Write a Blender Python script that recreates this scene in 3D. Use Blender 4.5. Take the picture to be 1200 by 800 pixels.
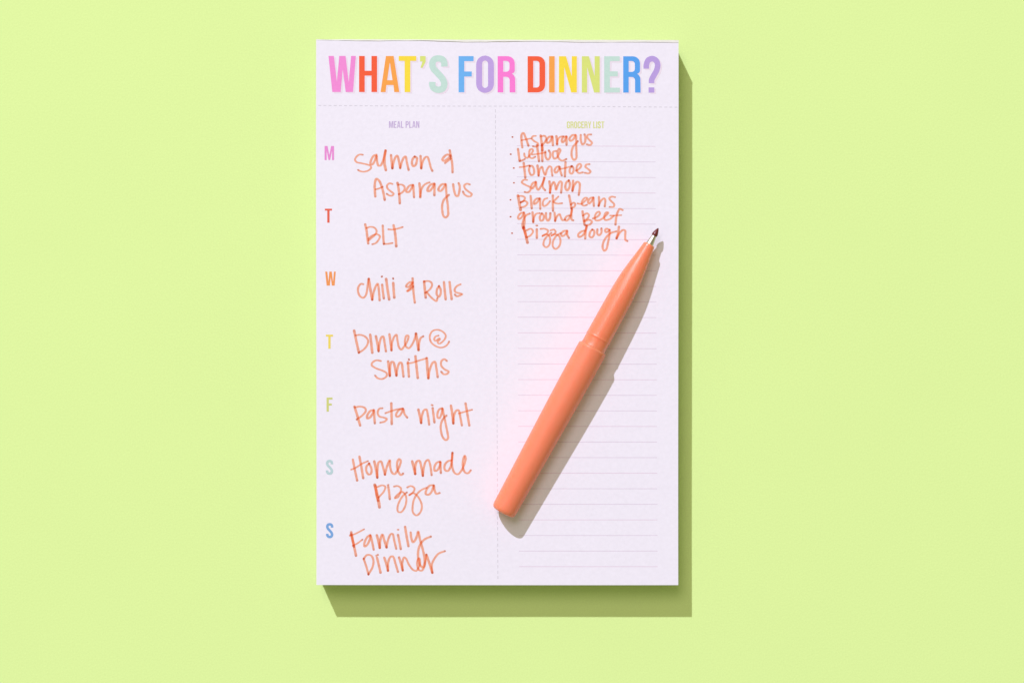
import bpy, math, random
from mathutils import Vector
from mathutils.geometry import tessellate_polygon

# ------------------------------------------------------------------ scale
S = 0.00035            # metres per unit of page measure (the pad is 425 x 638 of them, 149 x 223 mm)
T = 40 * S             # thickness of the pad, 14 mm
D = 2000.0             # camera distance above the page, same units

for o in list(bpy.data.objects):
    bpy.data.objects.remove(o)
scene = bpy.context.scene
COL = scene.collection

# ------------------------------------------------------------------ camera
cam_d = bpy.data.cameras.new('camera')
cam = bpy.data.objects.new('camera', cam_d)
COL.objects.link(cam)
cam.location = (0, 0, T + D * S)
cam.rotation_euler = (0, 0, 0)
cam_d.sensor_width = 36.0
cam_d.lens = 36.0 * D / 1200.0
cam_d.clip_start = 0.01
cam_d.clip_end = 50
scene.camera = cam

# ------------------------------------------------------------------ world (dim studio air)
w = bpy.data.worlds.new('World')
scene.world = w
w.use_nodes = True
bg = w.node_tree.nodes['Background']
bg.inputs[0].default_value = (0.96, 0.95, 0.56, 1)
bg.inputs[1].default_value = 0.315

# ------------------------------------------------------------------ lamps
AZ = (0.418, -0.908)                      # where shadows fall on the table
EL = math.atan(1 / 1.197)
def lamp(name, direction, dist, radius, watts, colour, shape='DISK'):
    l = bpy.data.lights.new(name, 'AREA')
    l.shape = shape
    l.size = radius * 2
    l.energy = watts
    l.color = colour
    ob = bpy.data.objects.new(name, l)
    COL.objects.link(ob)
    d = Vector(direction).normalized()
    ob.location = d * dist
    ob.rotation_euler = d.to_track_quat('Z', 'Y').to_euler()
    return ob
lamp('key_lamp', (-AZ[0] * math.cos(EL), -AZ[1] * math.cos(EL), math.sin(EL)), 18.0, 0.14, 2860, (0.895, 0.895, 1.10))
lamp('added_fill', (-0.196, 0.426, 0.883), 4.5, 0.93, 49, (1.0, 0.82, 0.86))  # added broad pinkish fill light, lifts the pen's shadow on the page

# ------------------------------------------------------------------ render / exposure
scene.render.engine = 'CYCLES'
scene.cycles.transparent_max_bounces = 32
scene.cycles.max_bounces = 8
scene.cycles.diffuse_bounces = 5
scene.view_settings.view_transform = 'Standard'
scene.view_settings.look = 'None'
scene.view_settings.exposure = 0
scene.view_settings.gamma = 1

# ------------------------------------------------------------------ helpers
def lin(c):
    out = []
    for v in c:
        v /= 255.0
        out.append(v / 12.92 if v <= 0.04045 else ((v + 0.055) / 1.055) ** 2.4)
    return out
def base(c, k=0.95):
    return tuple(min(0.95, v * k) for v in lin(c)) + (1,)

def new_mat(name):
    m = bpy.data.materials.new(name)
    m.use_nodes = True
    nt = m.node_tree
    return m, nt, nt.nodes['Principled BSDF']

def mottled(name, col, rough=0.7, spec=0.3, amount=0.03, scale=900, bump=0.0, bump_scale=2500, big=0.0, metal=0.0):
    """base colour with fine grain; optional larger cloudiness and bump"""
    m, nt, b = new_mat(name)
    N, L = nt.nodes, nt.links
    tc = N.new('ShaderNodeTexCoord')
    n1 = N.new('ShaderNodeTexNoise'); n1.inputs['Scale'].default_value = scale
    n1.inputs['Detail'].default_value = 4; n1.inputs['Roughness'].default_value = 0.65
    L.new(tc.outputs['Object'], n1.inputs['Vector'])
    mr = N.new('ShaderNodeMapRange')
    mr.inputs['From Min'].default_value = 0.3; mr.inputs['From Max'].default_value = 0.7
    mr.inputs['To Min'].default_value = 1 - amount; mr.inputs['To Max'].default_value = 1 + amount
    L.new(n1.outputs['Fac'], mr.inputs['Value'])
    fac = mr.outputs['Result']
    if big:
        n2 = N.new('ShaderNodeTexNoise'); n2.inputs['Scale'].default_value = 14; n2.inputs['Detail'].default_value = 3
        L.new(tc.outputs['Object'], n2.inputs['Vector'])
        m2 = N.new('ShaderNodeMapRange')
        m2.inputs['From Min'].default_value = 0.3; m2.inputs['From Max'].default_value = 0.7
        m2.inputs['To Min'].default_value = 1 - big; m2.inputs['To Max'].default_value = 1 + big
        L.new(n2.outputs['Fac'], m2.inputs['Value'])
        mu = N.new('ShaderNodeMath'); mu.operation = 'MULTIPLY'
        L.new(fac, mu.inputs[0]); L.new(m2.outputs['Result'], mu.inputs[1])
        fac = mu.outputs[0]
    vm = N.new('ShaderNodeVectorMath'); vm.operation = 'SCALE'
    vm.inputs[0].default_value = col[:3]
    L.new(fac, vm.inputs['Scale'])
    L.new(vm.outputs['Vector'], b.inputs['Base Color'])
    b.inputs['Roughness'].default_value = rough
    b.inputs['Specular IOR Level'].default_value = spec
    b.inputs['Metallic'].default_value = metal
    if bump:
        n3 = N.new('ShaderNodeTexNoise'); n3.inputs['Scale'].default_value = bump_scale
        n3.inputs['Detail'].default_value = 3
        L.new(tc.outputs['Object'], n3.inputs['Vector'])
        bp = N.new('ShaderNodeBump'); bp.inputs['Strength'].default_value = bump
        bp.inputs['Distance'].default_value = 0.0001
        L.new(n3.outputs['Fac'], bp.inputs['Height'])
        L.new(bp.outputs['Normal'], b.inputs['Normal'])
    return m

def mesh_obj(name, verts, faces, mat, parent=None, smooth=False, label=None):
    off = parent_world(parent)
    me = bpy.data.meshes.new(name)
    me.from_pydata([(v[0] - off[0], v[1] - off[1], v[2] - off[2]) for v in verts], [], faces)
    me.update()
    if smooth:
        for p in me.polygons: p.use_smooth = True
    if mat: me.materials.append(mat)
    o = bpy.data.objects.new(name, me)
    COL.objects.link(o)
    if parent: o.parent = parent
    if label: o['label'] = label
    return o
def parent_world(p):
    v = Vector((0, 0, 0))
    while p is not None:
        v += p.location
        p = p.parent
    return v
def thing(name, loc, label, cat):
    o = bpy.data.objects.new(name, None)
    COL.objects.link(o)
    o.location = loc
    o.empty_display_size = 0.02
    o['label'] = label; o['category'] = cat
    return o

def zpage(x, y):
    """the top sheet is not perfectly flat"""
    return T + 0.00005 * math.sin((x * 0.7 + y) / 70.0) + 0.00004 * math.sin((x - y * 0.6) / 52.0 + 1.0)
def P(x, y, h=0.0):
    """page measure -> world, h metres above the sheet"""
    return ((x - 600) * S, (400 - y) * S, zpage(x, y) + h)

# ------------------------------------------------------------------ materials
M_green = mottled('green_card', (0.73, 0.935, 0.362, 1), rough=0.9, spec=0.15, amount=0.035, scale=1500, bump=0.4, bump_scale=1100, big=0.006)
M_paper = mottled('white_paper', (0.872, 0.848, 0.945, 1), rough=0.85, spec=0.2, amount=0.022, scale=620, bump=0.38, bump_scale=700, big=0.008)
M_edge = mottled('paper_edges', (0.56, 0.54, 0.54, 1), rough=0.9, spec=0.1, amount=0.04, scale=1500)
M_glue = mottled('padding_glue', (0.80, 0.80, 0.74, 1), rough=0.5, spec=0.4, amount=0.04, scale=600, bump=0.3)
M_wall = mottled('low_bounce_glue', (0.34, 0.32, 0.25, 1), rough=0.6, spec=0.3, amount=0.06, scale=900, bump=0.4)  # glue colour darkened on the head wall to cut light bounced onto the card
M_board = mottled('grey_chipboard', (0.42, 0.38, 0.33, 1), rough=0.9, spec=0.1, amount=0.12, scale=900)
def ink(name, rgb):
    return mottled('print_' + name, base(rgb), rough=0.7, spec=0.2, amount=0.035, scale=1100)
C_pink = ink('pink', (247, 146, 220)); C_red = ink('red', (250, 98, 62)); C_orange = ink('orange', (253, 170, 80))
C_yellow = ink('yellow', (254, 228, 68)); C_lime = ink('lime', (222, 234, 128)); C_mint = ink('mint', (200, 231, 221))
C_blue = ink('blue', (112, 184, 248)); C_purple = ink('purple', (196, 168, 232))
C_pink2 = ink('bright_pink', (255, 130, 218)); C_blue2 = ink('strong_blue', (90, 168, 246)); C_purple2 = ink('soft_purple', (190, 164, 230))
C_shade = ink('pale_shade', (240, 228, 242))
C_rule = ink('rule_mauve', (226, 214, 232)); C_rule2 = ink('rule_rose', (232, 213, 231)); C_dash = ink('dash_grey', (214, 211, 222))
C_headp = ink('heading_purple', (203, 184, 224)); C_headl = ink('heading_lime', (222, 228, 140))
C_dmint = ink('day_mint', (190, 218, 222)); C_dred = ink('day_red', (236, 104, 82)); C_dblue = ink('day_blue', (125, 172, 228))
C_dpink = ink('day_pink', (238, 148, 218)); C_dor = ink('day_orange', (248, 160, 92)); C_dyel = ink('day_yellow', (246, 224, 100))
C_dlime = ink('day_lime', (214, 218, 130))

def marker_ink():
    """felt pen ink: it tints what lies under it, so strokes that cross are darker; 'pool' marks where the pen rested"""
    m = bpy.data.materials.new('marker_ink')
    m.use_nodes = True
    nt = m.node_tree; N, L = nt.nodes, nt.links
    N.remove(N['Principled BSDF'])
    out = N['Material Output']
    at = N.new('ShaderNodeAttribute'); at.attribute_name = 'pool'
    tc = N.new('ShaderNodeTexCoord')
    no = N.new('ShaderNodeTexNoise'); no.inputs['Scale'].default_value = 700; no.inputs['Detail'].default_value = 3
    L.new(tc.outputs['Object'], no.inputs['Vector'])
    mr = N.new('ShaderNodeMapRange')
    mr.inputs['From Min'].default_value = 0.35; mr.inputs['From Max'].default_value = 0.7
    mr.inputs['To Min'].default_value = -0.06; mr.inputs['To Max'].default_value = 0.14
    L.new(no.outputs['Fac'], mr.inputs['Value'])
    ad = N.new('ShaderNodeMath'); ad.operation = 'ADD'; ad.use_clamp = True
    L.new(at.outputs['Fac'], ad.inputs[0]); L.new(mr.outputs['Result'], ad.inputs[1])
    mt = N.new('ShaderNodeMix'); mt.data_type = 'RGBA'
    mt.inputs['A'].default_value = (1.0, 0.72, 0.58, 1); mt.inputs['B'].default_value = (0.78, 0.44, 0.36, 1)
    L.new(ad.outputs[0], mt.inputs['Factor'])
    md = N.new('ShaderNodeMix'); md.data_type = 'RGBA'
    md.inputs['A'].default_value = (0.95, 0.36, 0.22, 1); md.inputs['B'].default_value = (0.22, 0.06, 0.055, 1)
    L.new(ad.outputs[0], md.inputs['Factor'])
    tr = N.new('ShaderNodeBsdfTransparent'); df = N.new('ShaderNodeBsdfDiffuse')
    L.new(mt.outputs['Result'], tr.inputs['Color']); L.new(md.outputs['Result'], df.inputs['Color'])
    mx = N.new('ShaderNodeMixShader'); mx.inputs[0].default_value = 0.06
    L.new(tr.outputs[0], mx.inputs[1]); L.new(df.outputs[0], mx.inputs[2])
    L.new(mx.outputs[0], out.inputs['Surface'])
    return m
M_ink = marker_ink()

# ------------------------------------------------------------------ table
g = mesh_obj('green_card_backdrop', [(-1.6, -1.2, 0), (1.6, -1.2, 0), (1.6, 1.2, 0), (-1.6, 1.2, 0)], [(0, 1, 2, 3)], M_green)
g['kind'] = 'structure'; g['label'] = 'pale lime green card surface under the notepad'

# ------------------------------------------------------------------ notepad
cx, cy = (582.5 - 600) * S, (400 - 366) * S
pad = thing('notepad', (cx, cy, 0), 'white tear-off dinner planner notepad with rainbow lettering and orange handwriting', 'notepad')

def box(verts, faces, x0, x1, y0, y1, z0, z1, rot=0.0):
    n = len(verts)
    for x, y, z in ((x0, y0, z0), (x1, y0, z0), (x1, y1, z0), (x0, y1, z0), (x0, y0, z1), (x1, y0, z1), (x1, y1, z1), (x0, y1, z1)):
        verts.append((x, y, z))
    for f in ((3, 2, 1, 0), (4, 5, 6, 7), (0, 1, 5, 4), (1, 2, 6, 5), (2, 3, 7, 6), (3, 0, 4, 7)):
        faces.append(tuple(n + i for i in f))
X0, X1, Y0, Y1 = (370.6 - 600) * S, (795.0 - 600) * S, (400 - 685.0) * S, (400 - 48.4) * S
v, f = [], []
box(v, f, X0 + 0.0001, X1 - 0.0001, Y0 + 0.0001, Y1 - 0.0001, 0.00002, 0.0009)
mesh_obj('backing_board', v, f, M_board, pad)
random.seed(4)
v, f = [], []
z = 0.00093
NS = 52
step = (T - 0.00028 - z) / NS
for i in range(NS):
    jx, jy = random.uniform(-1, 1) * 0.00007, random.uniform(-1, 1) * 0.00006
    box(v, f, X0 + jx + 0.00006, X1 + jx - 0.00008, Y0 + jy + 0.00006, Y1 - 0.00005, z, z + step * 0.88)
    z += step
st = mesh_obj('page_stack', v, f, M_edge, pad)
st['kind'] = 'stuff'

# top sheet: a thin slab with a slightly uneven outline
def top_edge_y(x):
    t = (x - 370.6) / 424.4
    return 47.6 + 3.0 * t + 0.35 * math.sin(x / 21.0) + (0.7 * math.exp(-((x - 545) / 26.0) ** 2))
def sheet(nx=60, ny=90):
    v, f = [], []
    xs = [370.6 + 424.4 * i / nx for i in range(nx + 1)]
    for j in range(ny + 1):
        b = j / ny
        for x in xs:
            yt, yb = top_edge_y(x), 685.0 - 0.2 * math.sin(x / 140.0)
            xx = x + 0.25 * math.sin(b * 5 + 0.6) * (1 if x > 600 else -1) * abs(x - 600) / 200
            y = yt + (yb - yt) * b
            v.append(P(xx, y))
    n = (nx + 1) * (ny + 1)
    for i in range(n):
        v.append((v[i][0], v[i][1], v[i][2] - 0.00012))
    for j in range(ny):
        for i in range(nx):
            a = j * (nx + 1) + i
            f.append((a, a + nx + 1, a + nx + 2, a + 1))
            f.append((n + a, n + a + 1, n + a + nx + 2, n + a + nx + 1))
    for i in range(nx):
        f.append((i, i + 1, n + i + 1, n + i))
        a = ny * (nx + 1) + i
        f.append((a + 1, a, n + a, n + a + 1))
    for j in range(ny):
        a = j * (nx + 1)
        f.append((a + nx + 1, a, n + a, n + a + nx + 1))
        b = a + nx
        f.append((b, b + nx + 1, n + b + nx + 1, n + b))
    return v, f
v, f = sheet()
page = mesh_obj('top_sheet', v, f, M_paper, pad, smooth=False)

# padding glue along the head: a thin wall over the sheet edges with a low uneven lip
v, f = [], []
nx = 140
for i in range(nx + 1):
    x = 370.4 + 424.9 * i / nx
    yi = top_edge_y(x) - 0.15 - 0.25 * abs(math.sin(x / 9.0 + math.sin(x / 31.0)))
    yo = 46.4 + 0.9 * (x - 370) / 425 + 0.12 * math.sin(x / 6.0)
    hz = T + 0.00009 + 0.00011 * min(1, (x - 360) / 300.0) + 0.00005 * math.sin(x / 13.0)
    X = (x - 600) * S
    v += [(X, (400 - yi) * S, T - 0.0004), (X, (400 - yi) * S, hz), (X, (400 - yo) * S, hz - 0.00008), (X, (400 - yo) * S - 0.0002, 0.0008)]
for i in range(nx):
    a = i * 4
    for k in range(3):
        f.append((a + k, a + 4 + k, a + 5 + k, a + 1 + k))
f.append((0, 1, 2, 3)); f.append((nx * 4 + 3, nx * 4 + 2, nx * 4 + 1, nx * 4))
gl = mesh_obj('glue_strip', v, f, M_glue, pad)
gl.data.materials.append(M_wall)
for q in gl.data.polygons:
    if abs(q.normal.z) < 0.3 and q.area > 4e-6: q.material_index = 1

# ------------------------------------------------------------------ printed lettering (tall condensed capitals)
U = 42.2
def rounded(pts):
    """polygon from (x, y[, r]); rounded where r is given"""
    out = []
    n = len(pts)
    for i, p in enumerate(pts):
        r = p[2] if len(p) > 2 else 0
        if not r:
            out.append(Vector((p[0], p[1]))); continue
        a, b, c = Vector(pts[i - 1][:2]), Vector(p[:2]), Vector(pts[(i + 1) % n][:2])
        d1, d2 = (a - b), (c - b)
        k = min(r, d1.length * 0.98, d2.length * 0.98)
        s, e = b + d1.normalized() * k, b + d2.normalized() * k
        for q in range(9):
            t = q / 8.0
            # between a quadratic corner and a circle
            out.append(s * (1 - t) ** 3 + (s + (b - s) * 0.6) * 3 * t * (1 - t) ** 2 + (e + (b - e) * 0.6) * 3 * t * t * (1 - t) + e * t ** 3)
    return out
def hu(pts):   # heights given as fraction of cap height
    return [(p[0], p[1] * U) + tuple(p[2:]) for p in pts]
GL = {
 'W': (31.9, [(0,1),(6.3,1),(9.8,.28),(12.6,1),(19.9,1),(23.6,.27),(26.4,1),(31.9,1),(28.6,0),(20.1,0),(16.6,.63),(14.2,0),(4.5,0)], []),
 'H': (20.8, [(0,0),(0,1),(6.5,1),(6.5,.59),(14.3,.59),(14.3,1),(20.8,1),(20.8,0),(14.3,0),(14.3,.455),(6.5,.455),(6.5,0)], []),
 'A': (21.9, [(0,0),(5.8,0),(6.8,.195),(15,.195),(16,0),(21.9,0),(15.2,1),(6.2,1)], [[(10.8,.83),(7.7,.33),(13.9,.33)]]),
 'T': (21.0, [(0,1),(21,1),(21,.865),(13.9,.865),(13.9,0),(7.1,0),(7.1,.865),(0,.865)], []),
 "'": (6.4, [(0,1),(6.4,1),(6.4,.84),(2.8,.675),(0.5,.675),(2.8,.85),(0,.85)], []),
 'F': (17.9, [(0,0),(0,1),(17.9,1),(17.9,.86),(6.8,.86),(6.8,.575),(15.7,.575),(15.7,.435),(6.8,.435),(6.8,0)], []),
 'O': (20.8, [(0,-.015,11),(0,1.015,11),(20.8,1.015,11),(20.8,-.015,11)], [[(7,.12,3.9),(7,.88,3.9),(13.9,.88,3.9),(13.9,.12,3.9)]]),
 'R': (21.0, [(0,0),(0,1),(20.2,1,9),(20.2,.53,5.5),(16.6,.52),(20.6,.47,5),(20.9,0),(14.2,0),(14.2,.43,4.2),(6.6,.43),(6.6,0)], [[(6.6,.87),(14,.87,4),(14,.57,4),(6.6,.57)]]),
 'D': (20.8, [(0,0),(0,1),(20.8,1,9.5),(20.8,0,9.5)], [[(6.7,.87),(14,.87,3.6),(14,.135,3.6),(6.7,.135)]]),
 'I': (6.7, [(0,0),(0,1),(6.7,1),(6.7,0)], []),
 'N': (21.0, [(0,0),(0,1),(8.3,1),(15.0,.45),(15.0,1),(21,1),(21,0),(14.4,0),(6.2,.70),(6.2,0)], []),
 'E': (18.4, [(0,0),(0,1),(18.2,1),(18.2,.865),(6.7,.865),(6.7,.585),(15.9,.585),(15.9,.445),(6.7,.445),(6.7,.135),(18.4,.135),(18.4,0)], []),
 'M': (28.0, [(0,0),(0,1),(8.8,1),(14,.35),(19.2,1),(28,1),(28,0),(21.9,0),(21.9,.68),(16.4,0),(11.6,0),(6.1,.68),(6.1,0)], []),
 'L': (17.0, [(0,0),(0,1),(6.6,1),(6.6,.135),(17,.135),(17,0)], []),
 'P': (20.0, [(0,0),(0,1),(20,1,9),(20,.4,9),(6.6,.4),(6.6,0)], [[(6.6,.87),(13.6,.87,4),(13.6,.535,4),(6.6,.535)]]),
 'Y': (21.0, [(0,1),(6.5,1),(10.5,.6),(14.5,1),(21,1),(13.8,.38),(13.8,0),(7.2,0),(7.2,.38)], []),
}
RB = {   # letters drawn as one broad stroke: centre line, width
 'S': (20.6, 7.5, [(17.3,.71),(17.3,.80),(15.4,.90),(10.3,.935),(5.4,.90),(3.3,.79),(4.6,.66),(9.8,.52),(15.2,.37),(17.3,.235),(15.6,.11),(10.4,.065),(5.2,.11),(3.3,.20),(3.3,.285)]),
 '?': (20.4, 6.6, [(3.6,.66),(3.7,.77),(6.0,.895),(10.6,.935),(14.9,.89),(17.0,.775),(15.9,.62),(12.4,.47),(10.0,.355),(9.8,.262)]),
 'C': (20.6, 6.6, [(17.3,.65),(17.3,.82),(15,.915),(10.3,.935),(5.6,.915),(3.3,.82),(3.3,.5),(3.3,.18),(5.6,.085),(10.3,.065),(15,.085),(17.3,.18),(17.3,.37)]),
 'G': (20.6, 6.6, [(17.3,.68),(17.3,.82),(15,.915),(10.3,.935),(5.6,.915),(3.3,.82),(3.3,.5),(3.3,.18),(5.6,.085),(10.3,.065),(15,.085),(17.3,.18),(17.3,.35),(17.3,.52)]),
}
def crom(pts, n=7):
    P_ = [Vector(p[:2]) for p in pts]
    if len(P_) < 3:
        return [P_[0].lerp(P_[1], i / n) for i in range(n + 1)]
    out = []
    Q = [P_[0] * 2 - P_[1]] + P_ + [P_[-1] * 2 - P_[-2]]
    for i in range(1, len(Q) - 2):
        p0, p1, p2, p3 = Q[i-1], Q[i], Q[i+1], Q[i+2]
        # centripetal form keeps tight turns clean
        def tj(ti, a, b): return ti + max((b - a).length, 1e-6) ** 0.5
        t0 = 0; t1 = tj(t0, p0, p1); t2 = tj(t1, p1, p2); t3 = tj(t2, p2, p3)
        for k in range(n):
            t = t1 + (t2 - t1) * k / n
            A1 = p0 * ((t1-t)/(t1-t0)) + p1 * ((t-t0)/(t1-t0))
            A2 = p1 * ((t2-t)/(t2-t1)) + p2 * ((t-t1)/(t2-t1))
            A3 = p2 * ((t3-t)/(t3-t2)) + p3 * ((t-t2)/(t3-t2))
            B1 = A1 * ((t2-t)/(t2-t0)) + A2 * ((t-t0)/(t2-t0))
            B2 = A2 * ((t3-t)/(t3-t1)) + A3 * ((t-t1)/(t3-t1))
            out.append(B1 * ((t2-t)/(t2-t1)) + B2 * ((t-t1)/(t2-t1)))
    out.append(P_[-1])
    return out
def ribbon2d(pts, width):
    c = crom(pts, 6)
    L_, R_ = [], []
    for i, p in enumerate(c):
        d = (c[min(i+1, len(c)-1)] - c[max(i-1, 0)])
        if i == 0 and abs(d.y) > abs(d.x): d = Vector((0, d.y))
        n = Vector((-d.y, d.x)).normalized() * width / 2
        L_.append(p + n); R_.append(p - n)
    vs = [q for pair in zip(L_, R_) for q in pair]
    fs = [(2*i, 2*i+1, 2*i+3, 2*i+2) for i in range(len(c) - 1)]
    return vs, fs
def glyph(ch):
    """2D verts and faces in units where cap height = U, and width"""
    if ch in RB:
        wd, th, pts = RB[ch]
        vs, fs = ribbon2d(hu(pts), th)
        extra = []
        if ch == '?': extra = [(6.3, 0), (6.3, .145), (13.1, .145), (13.1, 0)]
        if ch == 'G': extra = [(10.8, .40), (10.8, .52), (14.0, .52), (14.0, .40)]
        if extra:
            n = len(vs); vs += [Vector((a, b * U)) for a, b in extra]; fs.append((n, n+1, n+2, n+3))
        return wd, vs, fs
    wd, outer, holes = GL[ch]
    loops = [rounded(hu(outer))] + [rounded(hu(h)) for h in holes]
    flat = [Vector((p.x, p.y, 0)) for l in loops for p in l]
    tris = tessellate_polygon([[Vector((p.x, p.y, 0)) for p in l] for l in loops])
    return wd, [Vector((p.x, p.y)) for p in flat], [tuple(t) for t in tris]
def sk(x, y):
    """the print runs very slightly askew on the sheet"""
    b = (y - 127) / 551.0
    return x + 3.0 * b, y + (x - 580) / 424.0 * 2.2 * max(0.0, 1 - b * 1.15)
def place(ch, x0, x1, ytop, ybot, h, skew=False, dx=0, dy=0):
    wd, vs, fs = glyph(ch)
    out = []
    for p in vs:
        x = x0 + p.x / wd * (x1 - x0) + dx
        y = ybot + (ytop - ybot) * p.y / U + dy
        if skew: x, y = sk(x, y)
        out.append(P(x, y, h))
    # keep every face turned up
    ff = []
    for t in fs:
        a, b, c = out[t[0]], out[t[1]], out[t[2]]
        cr = (b[0]-a[0])*(c[1]-a[1]) - (b[1]-a[1])*(c[0]-a[0])
        ff.append(t if cr > 0 else tuple(reversed(t)))
    return out, ff
H_RULE, H_SHADE, H_PRINT, H_INK = 0.00001, 0.000015, 0.00003, 0.00005

TITLE = [('W',384.9,417.0,C_pink,'pink'),('H',420.8,441.9,C_red,'red'),('A',446.0,468.0,C_orange,'orange'),('T',467.2,487.8,C_yellow,'yellow'),
 ("'",492.2,498.8,C_lime,'lime green'),('S',503.3,524.0,C_mint,'mint'),('F',537.4,555.0,C_blue,'light blue'),('O',558.0,578.8,C_purple,'lilac'),
 ('R',583.2,604.0,C_pink2,'bright pink'),('D',618.3,638.9,C_red,'red'),('I',643.4,650.0,C_orange,'orange'),('N',655.0,676.0,C_yellow,'yellow'),
 ('N',681.8,702.8,C_lime,'lime green'),('E',708.0,726.4,C_mint,'mint'),('R',730.3,750.8,C_blue2,'blue'),('?',753.8,774.0,C_purple2,'lilac')]
sv, sf = [], []
for ch, a, b, m, cn in TITLE:
    t = ((a + b) / 2 - 384) / 390.0
    top, bot = 65.8 + 0.55 * t, 108.0 + 0.85 * t
    if ch in 'S?': top, bot = top - 0.0, bot + 0.0
    v, f = place(ch, a, b, top, bot, H_PRINT)
    o = mesh_obj('title_letter', v, f, m, page, label=cn + (' letter ' + ch if ch not in "'?" else (' apostrophe' if ch == "'" else ' question mark')))
    v, f = place(ch, a, b, top, bot, H_SHADE, dx=2.0, dy=1.5)
    n = len(sv); sv += v; sf += [tuple(i + n for i in q) for q in f]
    for k in range(n, len(sv)):   # neighbouring shades never share a plane
        sv[k] = (sv[k][0], sv[k][1], sv[k][2] + (n % 7) * 0.0000009)
mesh_obj('title_shade', sv, sf, C_shade, page)

DAYS = [('M',380.3,391.4,171.2,187.7,C_dpink),('T',380.2,388.6,244.6,261.0,C_dred),('W',380.2,392.6,318.2,334.6,C_dor),('T',380.6,389.0,392.0,408.4,C_dyel),
        ('F',381.0,388.0,465.6,482.0,C_dlime),('S',380.0,388.2,538.8,555.6,C_dmint),('S',379.8,388.0,612.8,629.8,C_dblue)]
for ch, a, b, t, u, m in DAYS:
    v, f = place(ch, a, b, t, u, H_PRINT)
    k = 3.0 * (t - 160) / 551.0
    v = [(q[0] + k * S, q[1], q[2]) for q in v]
    mesh_obj('day_letter', v, f, m, page, label='printed day letter ' + ch)

def heading(text, x0, x1, ytop, ybot, m, name_label):
    ws = [(glyph(c)[0] if c != ' ' else 7.0) for c in text]
    gap = 3.4
    tot = sum(ws) + gap * (len(text) - 1)
    k = (x1 - x0) / tot
    x = x0; V, F = [], []
    for c, wd in zip(text, ws):
        if c != ' ':
            v, f = place(c, x, x + wd * k, ytop, ybot, H_PRINT)
            n = len(V); V += v; F += [tuple(i + n for i in q) for q in f]
        x += (wd + gap) * k
    mesh_obj('column_heading', V, F, m, page, label=name_label)
heading('MEAL PLAN', 455.8, 491.4, 142.2, 150.0, C_headp, 'small lilac heading meal plan')
heading('GROCERY LIST', 664.3, 708.2, 142.6, 150.4, C_headl, 'small lime heading grocery list')

def strip(pts, wd, h):
    V, F = [], []
    for i, p in enumerate(pts):
        a, b = pts[max(i-1, 0)], pts[min(i+1, len(pts)-1)]
        d = Vector((b[0]-a[0], b[1]-a[1])).normalized()
        n = Vector((-d.y, d.x)) * wd / 2
        V += [P(p[0]-n.x, p[1]-n.y, h), P(p[0]+n.x, p[1]+n.y, h)]
    for i in range(len(pts) - 1):
        F.append((2*i, 2*i+2, 2*i+3, 2*i+1))
    return V, F
random.seed(9)
for i in range(28):
    y = 170.8 + 18.247 * i
    pts = []
    for k in range(17):
        x = 605.3 + (767.8 - 605.3) * k / 16
        pts.append(sk(x, y))
    V, F = strip(pts, 0.62 + 0.12 * random.random(), H_RULE)
    mesh_obj('ruled_line', V, [tuple(reversed(q)) for q in F], C_rule if i % 3 else C_rule2, page)
V, F = [], []
x = 373.0
while x < 793:
    L1 = min(3.4, 794 - x)
    pts = []
    for q in (x, x + L1):
        pts.append((q, 123.7 + 2.0 * (q - 371) / 424.0 + 0.25 * math.sin(q / 60)))
    v, f = strip(pts, 0.75, H_RULE); n = len(V); V += v; F += [tuple(reversed([i + n for i in q])) for q in f]
    x += 6.05
mesh_obj('dashed_line', V, F, C_dash, page, label='horizontal dashed rule under the title')
V, F = [], []
y = 128.3
while y < 676:
    v, f = strip([(580.5 + 3.0 * (y - 127) / 551, y), (580.5 + 3.0 * (y - 124) / 551, y + 3.6)], 0.75, H_RULE)
    n = len(V); V += v; F += [tuple(reversed([i + n for i in q])) for q in f]
    y += 6.35
mesh_obj('dashed_line', V, F, C_dash, page, label='vertical dashed rule between the two columns')

# ------------------------------------------------------------------ handwriting
A_, B_, C_, D_, E_, F_ = (410,170), (480,170), (410,250), (410,310), (460,310), (410,380)
H_, I_, J_, K_, L_ = (410,460), (460,460), (405,525), (450,525), (405,605)
M_, O_, Q_ = (590,148), (590,220), (650,220)
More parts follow.
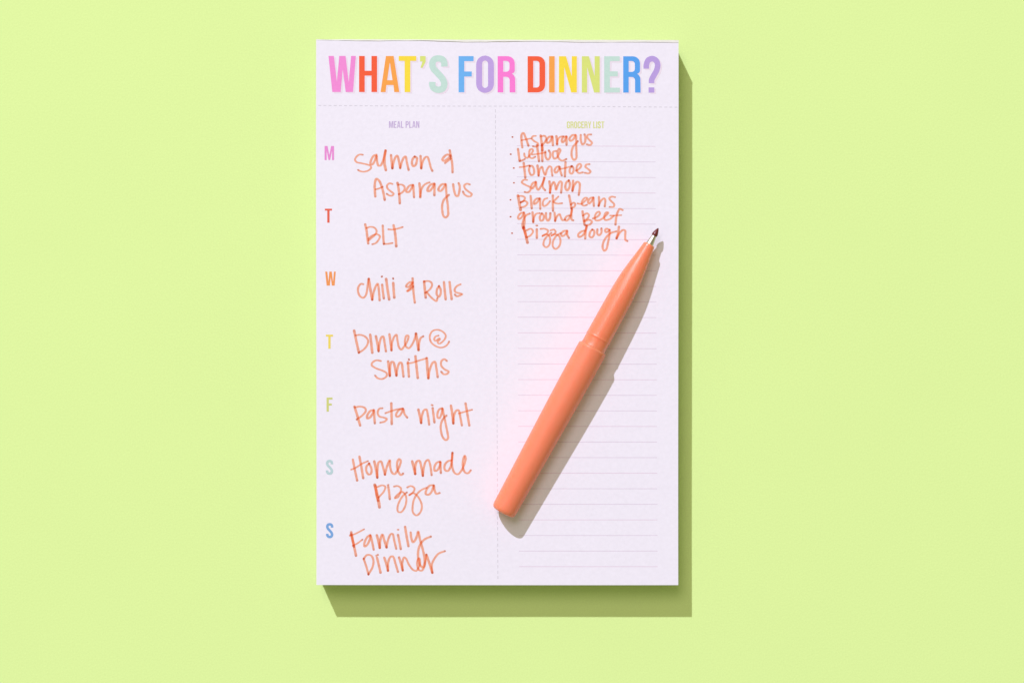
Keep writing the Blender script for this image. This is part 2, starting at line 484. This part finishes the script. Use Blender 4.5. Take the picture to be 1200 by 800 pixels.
# (words, crop origin, strokes); a stroke is (width, points), one point makes a dot
W = [
('Salmon', A_, [
 (2.1,[(152,115),(115,112),(80,135),(60,172),(78,200),(140,215),(205,230),(242,245),(248,268),(218,298),(165,313),(120,306),(95,292)]),
 (2.4,[(312,113),(278,128),(248,180),(242,225),(262,228),(292,185),(313,122),(318,185),(335,242),(360,240),(386,190),(407,120),(418,68)]),
 (2.9,[(418,66),(406,140),(406,220),(422,294)]),
 (2.6,[(482,120),(489,190),(498,272)]),(2.5,[(498,272),(512,200),(538,138),(556,126),(574,185),(590,270)]),(2.4,[(590,270),(608,200),(636,142),(652,135),(668,205),(688,290)]),
 (2.5,[(760,135),(736,165),(727,215),(744,250),(767,236),(784,190),(783,150),(758,136)]),
 (2.6,[(828,130),(832,200),(836,272)]),(2.3,[(836,270),(852,200),(882,146),(908,138),(930,195),(950,270),(966,302)])]),
('ampersand', B_, [
 (2.5,[(470,65),(486,140),(500,230),(503,320)]),
 (2.6,[(478,122),(440,113),(402,140),(384,175),(405,186),(442,165),(478,135)]),(2.3,[(415,212),(440,193),(482,160)])]),
('Asparagus', A_, [
 (2.6,[(298,602),(291,500),(297,425),(312,396),(345,422),(374,490),(395,570),(408,642)]),(2.0,[(300,520),(340,510),(385,490)]),
 (2.2,[(500,457),(465,449),(436,474),(442,510),(480,543),(512,570),(500,590),(465,592),(432,572)]),
 (2.6,[(558,445),(572,520),(580,600),(585,682)]),(2.2,[(566,466),(608,464),(640,490),(636,530),(602,563),(572,576)]),
 (2.4,[(740,466),(700,476),(666,520),(661,548),(690,550),(720,512),(742,468),(746,530),(752,612)]),
 (2.6,[(815,450),(822,530),(825,610)]),(2.2,[(826,598),(838,520),(868,470),(905,447),(935,438)]),
 (2.5,[(990,450),(950,462),(916,502),(909,538),(935,538),(970,495),(992,452),(991,520),(990,586)]),
 (2.4,[(1120,456),(1080,460),(1045,495),(1038,530),(1060,540),(1095,505),(1122,458),(1128,530),(1136,620),(1146,700),(1151,770),(1150,820),(1122,848),(1096,830),(1083,770),(1082,700),(1102,640),(1134,606),(1160,584)]),
 (2.4,[(1210,460),(1220,530),(1243,593),(1265,596),(1283,540),(1286,480),(1274,447)]),
 (2.2,[(1405,462),(1370,453),(1340,475),(1350,510),(1390,545),(1427,575),(1415,598),(1380,600),(1342,577),(1325,546)])]),
('BLT', C_, [
 (2.6,[(180,130),(195,200),(205,280),(215,352)]),(2.1,[(195,172),(240,158),(290,170),(313,205),(300,245),(258,285),(218,318)]),(2.1,[(216,298),(268,257),(320,245),(351,268),(336,310),(300,350),(262,362)]),
 (2.4,[(385,145),(389,220),(393,300),(398,357)]),(2.2,[(398,358),(440,357),(500,347)]),
 (2.7,[(512,140),(528,220),(538,310),(543,385)]),(2.1,[(450,187),(500,190),(560,178),(619,160)])]),
('Chili', D_, [
 (2.3,[(160,230),(130,226),(102,258),(95,310),(118,368),(155,388),(183,365),(200,310),(210,230),(221,168)]),
 (2.8,[(221,168),(234,250),(248,335),(262,410)]),(2.4,[(262,410),(280,315),(308,245),(326,225),(340,305),(348,416)]),
 (2.5,[(378,236),(386,310),(398,396)]),(2.4,[(375,140)]),(2.8,[(425,170),(440,280),(460,406)]),(2.7,[(508,215),(513,300),(520,384)]),(2.4,[(507,163)])]),
('ampersand', D_, [
 (2.4,[(735,162),(741,250),(748,350),(761,444)]),
 (2.3,[(742,206),(705,205),(668,235),(660,258),(685,262),(732,214),(716,262),(671,312),(700,300),(744,255)])]),
('Rolls', E_, [
 (2.7,[(370,198),(378,290),(388,385)]),(2.2,[(366,200),(410,192),(450,205),(463,240),(441,285),(402,318),(384,330)]),
 (2.2,[(400,322),(440,370),(488,414),(514,426),(526,392)]),(2.4,[(545,250),(522,288),(518,348),(540,378),(562,345),(563,290),(543,252)]),
 (2.6,[(602,205),(612,310),(622,406)]),(2.6,[(668,205),(680,310),(692,402)]),
 (2.2,[(798,230),(755,250),(728,290),(736,320),(780,334),(815,346),(790,360),(752,370),(730,350)])]),
('Dinner', F_, [
 (2.7,[(50,74),(70,170),(90,260),(105,330)]),(2.2,[(66,128),(120,122),(175,140),(212,185),(205,235),(165,290),(103,332)]),
 (2.8,[(238,120),(250,220),(262,330)]),(2.7,[(305,140),(324,230),(336,312)]),(2.4,[(336,312),(346,225),(368,152),(390,140),(406,215),(422,312)]),
 (2.6,[(463,115),(475,200),(487,302)]),(2.2,[(487,302),(495,210),(520,142),(545,120),(558,190),(575,265),(600,294),(640,250),(678,182),(685,132),(664,130),(645,190),(655,255),(690,278),(725,240),(758,170),(774,108)]),
 (2.9,[(774,108),(790,200),(804,298)]),(2.3,[(804,296),(812,215),(830,158),(860,138)])]),
('at sign', F_, [
 (2.0,[(1040,130),(1003,142),(988,180),(1006,192),(1050,162),(1056,172),(1028,206),(1045,226),(1085,202),(1118,160),(1122,125),(1080,80),(1020,62),(965,80),(936,140),(950,205),(1000,250),(1065,271),(1120,255),(1150,225),(1162,202)])]),
('Smiths', F_, [
 (2.2,[(365,428),(310,420),(265,445),(255,475),(300,510),(380,540),(430,570),(430,605),(380,638),(325,628),(295,598)]),
 (2.6,[(448,433),(458,520),(468,602)]),(2.6,[(468,600),(470,510),(486,442),(508,440),(530,520),(545,597)]),(2.5,[(545,597),(556,515),(584,448),(604,450),(618,530),(628,610)]),
 (2.5,[(680,440),(686,530),(691,610)]),(2.4,[(692,410)]),(2.7,[(768,372),(780,490),(795,624)]),(2.0,[(670,455),(720,450),(800,425),(900,395)]),
 (2.9,[(900,395),(908,510),(919,628)]),(2.4,[(919,628),(935,530),(970,448),(995,435),(1013,510),(1028,614)]),
 (2.2,[(1135,425),(1105,405),(1072,430),(1070,480),(1110,525),(1158,552),(1140,576),(1100,582),(1070,553)])]),
('Pasta', H_, [
 (2.7,[(54,163),(85,260),(105,330),(120,382)]),(2.3,[(56,172),(120,161),(176,178),(186,212),(150,260),(80,312)]),
 (2.5,[(278,200),(240,212),(202,268),(205,300),(235,288),(268,240),(281,202),(286,280),(292,356)]),
 (2.2,[(382,180),(345,186),(325,235),(345,275),(398,290),(432,306),(408,335),(355,349)]),
 (2.6,[(485,124),(488,240),(490,364)]),(2.1,[(415,238),(480,215),(550,194),(622,182)]),
 (2.3,[(622,184),(572,204),(541,253),(546,278),(580,270),(608,228),(625,188),(640,248),(672,289)])]),
('night', I_, [
 (2.7,[(303,198),(322,280),(335,352)]),(2.4,[(335,352),(346,262),(370,202),(395,195),(415,270),(429,372)]),
 (2.5,[(470,180),(480,260),(491,346)]),(2.2,[(458,143),(470,146)]),
 (2.3,[(582,180),(546,195),(526,245),(530,290),(550,295),(574,245),(585,182),(600,260),(614,320),(630,400),(646,480),(650,530),(625,554),(590,522),(568,450),(565,380),(583,320),(605,290),(632,266)]),
 (2.7,[(684,150),(700,250),(712,357)]),(2.4,[(712,357),(720,262),(748,207),(774,205),(795,290),(812,380)]),
 (2.5,[(855,124),(875,240),(899,380)]),(2.0,[(775,241),(830,225),(932,197)])]),
('Home', J_, [
 (2.5,[(85,132),(108,250),(135,374)]),(2.6,[(162,96),(185,220),(206,347)]),(2.0,[(64,249),(120,225),(190,180),(262,149)]),
 (2.4,[(278,176),(246,210),(242,260),(268,305),(296,296),(303,240),(274,176)]),
 (2.7,[(336,152),(355,240),(371,342)]),(2.4,[(371,342),(373,240),(386,166),(412,150),(435,210),(461,306)]),
 (2.4,[(461,306),(482,220),(517,138),(522,220),(545,285),(573,301),(603,265),(634,200),(645,145),(627,124),(606,160),(605,230),(624,285),(648,312),(674,294)])]),
('made', K_, [
 (2.8,[(330,152),(350,230),(365,298)]),(2.6,[(365,298),(366,210),(386,152),(413,145),(438,220),(455,320)]),(2.3,[(455,320),(466,230),(490,152),(518,135),(540,190),(558,312)]),
 (2.4,[(655,155),(620,166),(591,215),(595,262),(625,255),(654,200),(661,157),(662,220),(666,286)]),
 (2.4,[(790,140),(750,150),(713,192),(712,248),(745,265),(778,222),(795,140),(802,52)]),
 (2.3,[(801,54),(795,140),(800,220),(828,288),(865,302),(900,270),(935,200),(956,120),(946,85),(926,140),(925,220),(950,282),(985,290),(1016,257)])]),
('Pizza', J_, [
 (3.2,[(342,428),(365,520),(385,610),(397,688)]),(2.8,[(350,440),(362,540),(380,612)]),(2.1,[(372,452),(430,432),(465,450),(450,500),(385,575)]),
 (2.5,[(500,450),(510,520),(518,592)]),(2.2,[(492,430),(502,427)]),
 (2.1,[(566,446),(610,440),(648,468),(640,512),(600,548),(577,583),(612,570),(656,508),(695,535),(712,600),(692,690),(650,745),(615,740),(608,690),(635,610),(680,545),(717,515)]),
 (2.1,[(722,456),(765,440),(806,466),(795,508),(743,549),(790,524),(830,545),(870,600),(893,670),(880,740),(830,784),(790,750),(785,680),(800,600),(838,532),(890,485),(950,460)]),
 (2.4,[(1032,430),(985,436),(945,490),(940,535),(975,540),(1010,502),(1034,432),(1040,480),(1063,530),(1102,521)])]),
('Family', L_, [
 (2.7,[(66,182),(90,300),(122,454)]),(2.6,[(64,205),(80,270),(98,350)]),(1.9,[(48,221),(110,201),(217,146)]),(1.9,[(83,339),(140,310),(197,267)]),
 (2.4,[(288,213),(252,240),(218,318),(224,347),(255,325),(284,260),(291,216),(310,290),(329,384)]),
 (2.7,[(366,216),(385,290),(400,362)]),(2.6,[(400,362),(405,280),(430,208),(455,280),(479,357)]),(2.3,[(479,357),(500,262),(530,202),(550,200),(570,280),(593,374)]),
 (2.5,[(614,213),(630,290),(646,377)]),(2.0,[(608,150),(620,151)]),(2.6,[(697,118),(715,230),(736,342)]),
 (2.5,[(762,184),(770,250),(790,296),(815,272),(838,215),(850,173),(870,260),(890,330),(915,430),(926,530),(906,592),(870,560),(850,480),(852,390),(880,312),(930,260),(998,231)])]),
('Dinner', L_, [
 (2.3,[(212,492),(245,590),(268,674)]),(2.3,[(212,492),(250,448),(300,455),(326,510),(315,590),(268,674)]),
 (2.6,[(368,478),(390,570),(409,652)]),(2.2,[(358,456),(379,445)]),
 (2.6,[(453,478),(480,560),(496,630)]),(2.4,[(496,630),(500,530),(525,470),(555,465),(585,550),(613,642)]),
 (2.6,[(626,476),(650,550),(669,627)]),(2.2,[(669,627),(665,540),(685,474),(708,490),(742,560),(790,620),(826,632),(852,600),(872,540),(862,485),(846,500),(840,570),(860,622),(890,630),(920,590),(936,520),(946,443)]),
 (2.7,[(946,443),(980,540),(1016,654)]),(2.3,[(1016,654),(1010,560),(1040,490),(1090,430),(1164,401)])]),
# grocery list
('Asparagus', M_, [
 (2.4,[(221,248),(211,170),(214,95),(232,80),(262,140),(292,228)]),(1.9,[(212,165),(260,155),(322,144)]),
 (2.1,[(380,114),(345,118),(332,145),(360,175),(402,200),(406,225),(378,240),(344,235)]),
 (2.6,[(436,110),(445,180),(455,240),(456,282)]),(2.2,[(438,122),(480,113),(502,143),(482,190),(448,226)]),
 (2.4,[(570,118),(532,126),(505,170),(512,196),(545,180),(572,120),(576,170),(579,223)]),
 (2.5,[(620,118),(625,165),(628,212)]),(2.1,[(628,205),(640,152),(665,125),(702,118)]),
 (2.4,[(735,118),(702,128),(682,165),(690,188),(715,170),(738,120),(739,170),(738,218)]),
 (2.3,[(842,100),(802,108),(772,150),(785,172),(820,150),(846,102),(852,160),(852,240),(855,320),(850,378),(825,394),(802,362),(798,300),(815,240),(845,205),(870,176)]),
 (2.3,[(905,103),(905,160),(925,213),(953,190),(958,130),(950,98)]),(2.2,[(1028,97),(990,100),(980,130),(1010,165),(1036,195),(1015,220),(975,212)])]),
('Lettuce', M_, [
 (2.5,[(170,268),(180,340),(190,407)]),(2.2,[(190,408),(215,402),(250,385)]),
 (2.1,[(243,320),(250,355),(275,372),(312,335),(345,290),(338,268),(312,275),(300,315),(303,355),(332,376),(372,358)]),
 (2.6,[(393,222),(405,320),(416,408)]),(2.6,[(450,215),(453,320),(455,408)]),(1.9,[(335,332),(400,325),(492,308)]),
 (2.3,[(490,298),(494,360),(520,393),(545,362),(546,312),(532,286)]),
 (2.2,[(618,290),(585,298),(577,340),(595,380),(625,366),(650,322),(667,282),(652,262),(635,290),(634,340),(655,386),(690,403),(737,384)])]),
('tomatoes', M_, [
 (2.5,[(237,433),(247,520),(256,603)]),(1.9,[(188,480),(240,475),(305,458)]),(2.3,[(308,468),(300,520),(325,572),(354,560),(356,502),(332,464),(306,468)]),
 (2.5,[(398,462),(405,520),(411,578)]),(2.2,[(411,575),(425,505),(450,475),(468,530),(490,572),(508,512),(540,470),(560,480),(565,530),(573,578)]),
 (2.3,[(650,470),(620,480),(598,520),(610,546),(640,520),(658,474),(668,530),(683,577)]),
 (2.5,[(727,422),(723,500),(719,588)]),(1.9,[(662,502),(720,490),(795,468)]),(2.2,[(802,468),(777,500),(779,545),(800,556),(821,520),(815,480),(798,468)]),
 (2.2,[(850,520),(885,500),(911,460),(896,440),(866,458),(856,510),(880,547),(930,540)]),(2.2,[(1008,444),(970,449),(960,475),(990,500),(1019,530),(1000,551),(952,545)])]),
('Salmon', M_, [
 (2.2,[(277,630),(240,628),(215,657),(262,690),(311,715),(315,750),(280,776),(248,770)]),
 (2.3,[(377,650),(346,665),(325,705),(335,730),(362,700),(381,652),(386,710),(405,746),(440,700),(474,632),(480,598),(465,650),(460,712),(488,750)]),
 (2.5,[(538,648),(545,710),(545,780)]),(2.3,[(545,775),(560,700),(590,652),(606,690),(615,745),(640,680),(665,645),(681,655),(681,710),(675,778)]),
 (2.4,[(767,633),(736,660),(725,720),(745,752),(770,720),(777,665),(764,634)]),
 (2.5,[(816,638),(812,700),(808,757)]),(2.4,[(808,752),(830,690),(865,650),(890,665),(892,730),(882,803)])]),
('Black', O_, [
 (3.0,[(170,93),(183,165),(200,258)]),(2.2,[(172,100),(215,97),(250,115),(240,150),(200,176)]),(2.2,[(202,168),(250,155),(281,180),(256,215),(204,232)]),
 (2.5,[(318,98),(325,170),(331,242)]),(2.3,[(422,124),(385,130),(355,170),(360,192),(395,170),(426,126),(429,180),(431,247)]),
 (2.1,[(514,122),(480,135),(460,175),(470,215),(502,205),(545,158)]),(2.5,[(578,93),(578,180),(580,270)]),(2.1,[(642,104),(602,145),(586,165),(630,185),(687,181)])]),
('beans', Q_, [
 (2.6,[(169,93),(185,170),(196,242)]),(2.2,[(188,198),(225,175),(241,195),(226,225),(198,236)]),
 (2.1,[(268,184),(310,190),(352,158),(382,124),(360,116),(332,140),(315,182),(340,210),(378,200)]),
 (2.3,[(452,113),(420,120),(390,165),(400,186),(430,160),(454,115),(456,165),(459,214)]),
 (2.4,[(518,108),(520,160),(515,212)]),(2.2,[(515,210),(545,150),(580,124),(593,150),(586,217)]),(2.2,[(708,110),(665,105),(640,125),(665,160),(696,190),(690,222),(642,225)])]),
('ground', O_, [
 (2.3,[(237,288),(200,300),(170,345),(180,366),(215,345),(241,290),(247,370),(243,440),(232,482),(222,440),(240,362),(270,320),(308,303)]),
 (2.5,[(340,288),(345,345),(349,403)]),(2.1,[(349,396),(360,342),(385,305),(424,298)]),(2.3,[(445,304),(425,345),(436,386),(464,376),(471,325),(450,300)]),
 (2.4,[(498,298),(498,350),(520,387),(545,352),(549,300)]),(2.4,[(598,293),(603,340),(605,388)]),
 (2.2,[(605,386),(630,330),(658,310),(672,345),(692,380),(722,372)]),(2.3,[(772,325),(740,335),(720,370),(735,386),(765,365),(790,312),(802,248),(795,320),(800,375),(818,382)])]),
('beef', Q_, [
 (2.6,[(326,278),(335,340),(350,432)]),(2.2,[(332,325),(378,300),(402,320),(382,362),(345,385)]),(2.3,[(348,398),(398,375),(436,395),(412,430),(358,442)]),
 (2.2,[(448,360),(490,345),(531,302),(520,281),(490,295),(470,340),(480,380),(520,381),(560,360),(600,325),(626,292),(604,288),(582,330),(590,376),(640,370),(694,328)]),
 (2.4,[(797,262),(763,249),(736,290),(721,350),(712,430)]),(1.9,[(648,326),(700,325),(782,321)])]),
('pizza', O_, [
 (3.0,[(238,462),(260,550),(281,642)]),(2.6,[(232,470),(250,520),(268,580)]),(2.1,[(268,500),(320,480),(346,510),(320,555),(278,580)]),
 (2.5,[(390,488),(391,587)]),(2.1,[(383,443),(398,443)]),
 (2.1,[(433,482),(480,480),(521,502),(505,540),(452,567),(490,545),(530,557),(547,610),(535,670),(500,697),(470,672),(475,620),(510,570),(562,528)]),
 (2.1,[(550,500),(590,490),(611,515),(590,545),(556,562),(600,545),(645,560),(667,610),(655,680),(610,717),(580,690),(580,630),(620,562),(672,530)]),
 (2.3,[(742,500),(700,510),(675,545),(690,566),(725,545),(748,502),(746,550),(767,587)])]),
('dough', Q_, [
 (2.4,[(352,502),(312,514),(275,550),(285,577),(325,560),(355,520),(377,438),(362,520),(358,594)]),
 (2.3,[(442,490),(415,520),(409,570),(435,582),(460,552),(461,500),(438,490)]),(2.3,[(500,488),(500,540),(520,556),(546,530),(548,478)]),
 (2.3,[(642,492),(606,480),(590,500),(600,520),(630,510),(644,490),(641,560),(625,640),(605,720),(580,737),(562,702),(570,640),(610,572),(660,530),(722,510)]),
 (2.6,[(753,458),(742,530),(725,592)]),(2.3,[(725,592),(760,530),(800,495),(826,502),(826,560),(831,613),(853,624)])]),
]
BUL = [(M_, (105,127)), (M_, (85,328)), (M_, (120,490)), (M_, (122,663)), (O_, (82,142)), (O_, (83,340)), (O_, (100,532))]
rnd = random.Random(21)
def stroke_mesh(V, F, Pool, pts, wd, h0, seed):
    """one pen stroke: a flat ribbon with round ends, wider on the down strokes"""
    if len(pts) == 1:
        c = pts[0]
        n = len(V); V.append(P(c[0], c[1], h0)); Pool.append(0.95)
        for k in range(14):
            a = -k / 14 * math.tau
            r = wd / 2 * (1 + 0.12 * math.sin(a * 2 + seed))
            V.append(P(c[0] + r * math.cos(a), c[1] + r * math.sin(a), h0)); Pool.append(0.75)
        for k in range(14): F.append((n, n + 1 + k, n + 1 + (k + 1) % 14))
        return
    c = crom(pts, 9)
    m = len(c)
    ln = [0]
    for i in range(1, m): ln.append(ln[-1] + (c[i] - c[i-1]).length)
    tot = ln[-1]
    rows = []
    for i in range(m):
        d = c[min(i+1, m-1)] - c[max(i-1, 0)]
        d = d.normalized() if d.length > 1e-6 else Vector((0, 1))
        ww = wd * (0.84 + 0.24 * abs(d.y)) * (1 + 0.05 * math.sin(ln[i] * 0.9 + seed) + 0.03 * math.sin(ln[i] * 2.3 + seed * 2))
        rows.append((c[i], d, ww / 2, ln[i]))
    def pool(s):
        e = min(s, tot - s)
        p = 0.42 * math.exp(-(e / 1.5) ** 2) if tot - s < s else 0.22 * math.exp(-(e / 1.3) ** 2)
        return max(0.0, p + 0.08 * math.sin(s * 0.35 + seed))
    # rounded caps
    full = []
    for k in (4, 3, 2, 1):
        a = k / 4.6 * math.pi / 2
        p, d, r, s = rows[0]
        full.append((p - d * r * math.sin(a), d, r * math.cos(a), 0))
    full += rows
    for k in (1, 2, 3, 4):
        a = k / 4.6 * math.pi / 2
        p, d, r, s = rows[-1]
        full.append((p + d * r * math.sin(a), d, r * math.cos(a), tot))
    n0 = len(V)
    for i, (p, d, r, s) in enumerate(full):
        nn = Vector((-d.y, d.x))
        h = h0 + 0.000006 * i / len(full)
        V.append(P(p.x + nn.x * r, p.y + nn.y * r, h)); V.append(P(p.x, p.y, h)); V.append(P(p.x - nn.x * r, p.y - nn.y * r, h))
        q = pool(s)
        Pool.extend([q * 1.1, q * 0.9 + 0.0, q * 1.1])
    for i in range(len(full) - 1):
        a = n0 + 3 * i
        F.append((a, a + 3, a + 4, a + 1)); F.append((a + 1, a + 4, a + 5, a + 2))
def written(name, strokes, label):
    V, F, Pool = [], [], []
    for k, (wd, pts) in enumerate(strokes):
        stroke_mesh(V, F, Pool, pts, wd, H_INK + 0.000009 * k, rnd.uniform(0, 6))
    ff = []
    for t in F:
        a, b, c = V[t[0]], V[t[1]], V[t[2]]
        cr = (b[0]-a[0])*(c[1]-a[1]) - (b[1]-a[1])*(c[0]-a[0])
        ff.append(t if cr >= 0 else tuple(reversed(t)))
    o = mesh_obj(name, V, ff, M_ink, page, label=label)
    at = o.data.attributes.new('pool', 'FLOAT', 'POINT')
    at.data.foreach_set('value', [float(q) for q in Pool])
    return o
WSC = 1.05
for word, org, strokes in W:
    st_ = [(wd * WSC, [(org[0] + x / 10.0, org[1] + y / 10.0) for x, y in pts]) for wd, pts in strokes]
    written('handwritten_word', st_, 'orange handwritten ' + word)
for org, (x, y) in BUL:
    bx, by = org[0] + x / 10.0, org[1] + y / 10.0
    written('handwritten_bullet', [(2.0, [(bx - 0.3, by), (bx + 0.35, by + 0.05)]), (1.5, [(bx, by)])], None)

# ------------------------------------------------------------------ pen
TIP, TAIL = Vector((771.3, 267.6)), Vector((588.6, 601.2))
LEN = (TAIL - TIP).length
def ax_h(t):    # height of the axis above the page, page units
    if t >= 165:
        return 17.65 - (t - 165) / (LEN - 165) * 2.3
    u = (165 - t) / 165
    return 17.65 - 4.4 * u ** 1.25
def axis(t):
    q = TIP.lerp(TAIL, t / LEN)
    h = ax_h(t)
    k = 1 - h / D                     # undo the perspective of the raised axis
    return Vector(((q.x - 600) * S * k, (400 - q.y) * S * k, T + 0.0001 + h * S))
def turn(profile, seg=64, cap0=True, cap1=True):
    V, F = [], []
    up = Vector((0, 0, 1))
    for t, r in profile:
        c = axis(t)
        d = (axis(t + 1.0) - axis(t - 1.0)).normalized()
        e1 = d.cross(up).normalized(); e2 = e1.cross(d).normalized()
        for k in range(seg):
            a = math.tau * k / seg
            V.append(tuple(c + (e1 * math.cos(a) + e2 * math.sin(a)) * r * S))
    for i in range(len(profile) - 1):
        for k in range(seg):
            a, b = i * seg + k, i * seg + (k + 1) % seg
            F.append((a, b, b + seg, a + seg))
    if cap0: F.append(tuple(reversed(range(seg))))
    if cap1: F.append(tuple(range((len(profile) - 1) * seg, len(profile) * seg)))
    return V, F
def smooth_profile(pts, n=6):
    return [(p.x, max(p.y, 0.02)) for p in crom(pts, n)]

def plastic(name, col, rough, coat, sss=0.12, bump=0.0):
    m, nt, b = new_mat(name)
    N, L = nt.nodes, nt.links
    tc = N.new('ShaderNodeTexCoord')
    no = N.new('ShaderNodeTexNoise'); no.inputs['Scale'].default_value = 260; no.inputs['Detail'].default_value = 5
    L.new(tc.outputs['Object'], no.inputs['Vector'])
    mr = N.new('ShaderNodeMapRange'); mr.inputs['To Min'].default_value = rough - 0.05; mr.inputs['To Max'].default_value = rough + 0.06
    L.new(no.outputs['Fac'], mr.inputs['Value']); L.new(mr.outputs['Result'], b.inputs['Roughness'])
    b.inputs['Base Color'].default_value = col
    b.inputs['Subsurface Weight'].default_value = sss
    b.inputs['Subsurface Radius'].default_value = (1.0, 0.45, 0.25)
    b.inputs['Subsurface Scale'].default_value = 0.003
    b.inputs['Coat Weight'].default_value = coat
    b.inputs['Coat Roughness'].default_value = 0.08
    if bump:
        n3 = N.new('ShaderNodeTexNoise'); n3.inputs['Scale'].default_value = 3500
        L.new(tc.outputs['Object'], n3.inputs['Vector'])
        bp = N.new('ShaderNodeBump'); bp.inputs['Strength'].default_value = bump; bp.inputs['Distance'].default_value = 0.00005
        L.new(n3.outputs['Fac'], bp.inputs['Height']); L.new(bp.outputs['Normal'], b.inputs['Normal'])
    return m
M_barrel = plastic('coral_barrel_plastic', (1.0, 0.272, 0.145, 1), 0.41, 0.0, sss=0.7, bump=0.25)
M_grip = plastic('coral_gloss_plastic', (1.0, 0.262, 0.13, 1), 0.42, 0.35, sss=0.7)
M_metal = mottled('nickel_sleeve', (0.62, 0.58, 0.49, 1), rough=0.42, spec=0.5, amount=0.04, scale=900, metal=1.0)
M_nib = mottled('dark_red_felt', (0.14, 0.005, 0.006, 1), rough=0.38, spec=0.7, amount=0.25, scale=2500, bump=0.4)

a0 = axis(190)
pen = thing('felt_tip_pen', (a0.x, a0.y, T), 'coral orange felt tip pen with dark red nib lying uncapped on the notepad', 'pen')
nib = smooth_profile([(-0.4,0.05),(0.0,0.55),(1.2,1.25),(3.5,2.25),(6.2,3.15),(8.0,3.45),(9.4,3.3),(10.6,2.5)], 5)
v, f = turn(nib, 40); mesh_obj('nib', v, f, M_nib, pen, smooth=True)
sl = [(9.9,2.3),(10.0,2.75),(10.3,2.9),(12.5,3.15),(16.0,3.7),(20.5,4.45),(22.6,4.6),(23.5,4.6)]
v, f = turn(sl, 48); mesh_obj('metal_sleeve', v, f, M_metal, pen, smooth=True)
gp = [(21.6,4.7),(21.5,5.2),(21.55,6.0),(21.9,6.5),(22.6,6.8)] + smooth_profile([(23.2,6.95),(30,7.9),(40,9.4),(52,11.2),(62,12.5),(74,13.6),(88,14.25),(105,14.6),(125,14.8),(144.5,15.0)], 4) + \
     [(145.4,15.05),(145.9,15.22),(146.6,15.25),(147.1,15.1),(147.4,14.95),(147.9,14.75),(149,14.7),(154,14.7),(157,14.85),(158.6,15.2),(160.5,15.4)]
v, f = turn(gp, 72); mesh_obj('grip_section', v, f, M_grip, pen, smooth=True)
br = [(159.6,14.0),(159.3,15.6),(159.35,16.3),(159.7,16.9),(160.4,17.3),(161.3,17.45),(162.5,17.45)] + smooth_profile([(164,17.4),(185,17.5),(220,17.3),(265,16.6),(311,15.8),(350,15.1),(372,14.75)], 5) + \
     [(374.5,14.6),(376.3,14.2),(377.6,13.4),(378.5,12.2),(379.0,10.8),(379.4,8),(379.7,5),(379.9,2),(380,0.05)]
v, f = turn(br, 72, cap1=False); mesh_obj('barrel', v, f, M_barrel, pen, smooth=True)
# tiny raised moulding mark near the tail
V, F = [], []
rr = random.Random(2)
for i in range(3):
    for j in range(4):
        t = 334 + i * 1.6 + rr.uniform(-.3, .3); ang = math.radians(52 - j * 6.0)
        c = axis(t); d = (axis(t + 1) - axis(t - 1)).normalized()
        e1 = d.cross(Vector((0, 0, 1))).normalized(); e2 = e1.cross(d).normalized()
        if e1.x < 0: e1 = -e1
        nrm = e1 * math.cos(ang) + e2 * math.sin(ang); tn = nrm.cross(d)
        p = c + nrm * 15.42 * S
        n = len(V); r = 0.45 * S
        for a, b in ((-1,-1),(1,-1),(1,1),(-1,1)): V.append(tuple(p + d * a * r + tn * b * r - nrm * 0.4 * S))
        V.append(tuple(p + nrm * 0.12 * S))
        F += [(n, n+1, n+4), (n+1, n+2, n+4), (n+2, n+3, n+4), (n+3, n, n+4)]
mesh_obj('moulding_mark', V, F, M_barrel, pen, label='tiny raised moulding mark near the tail')
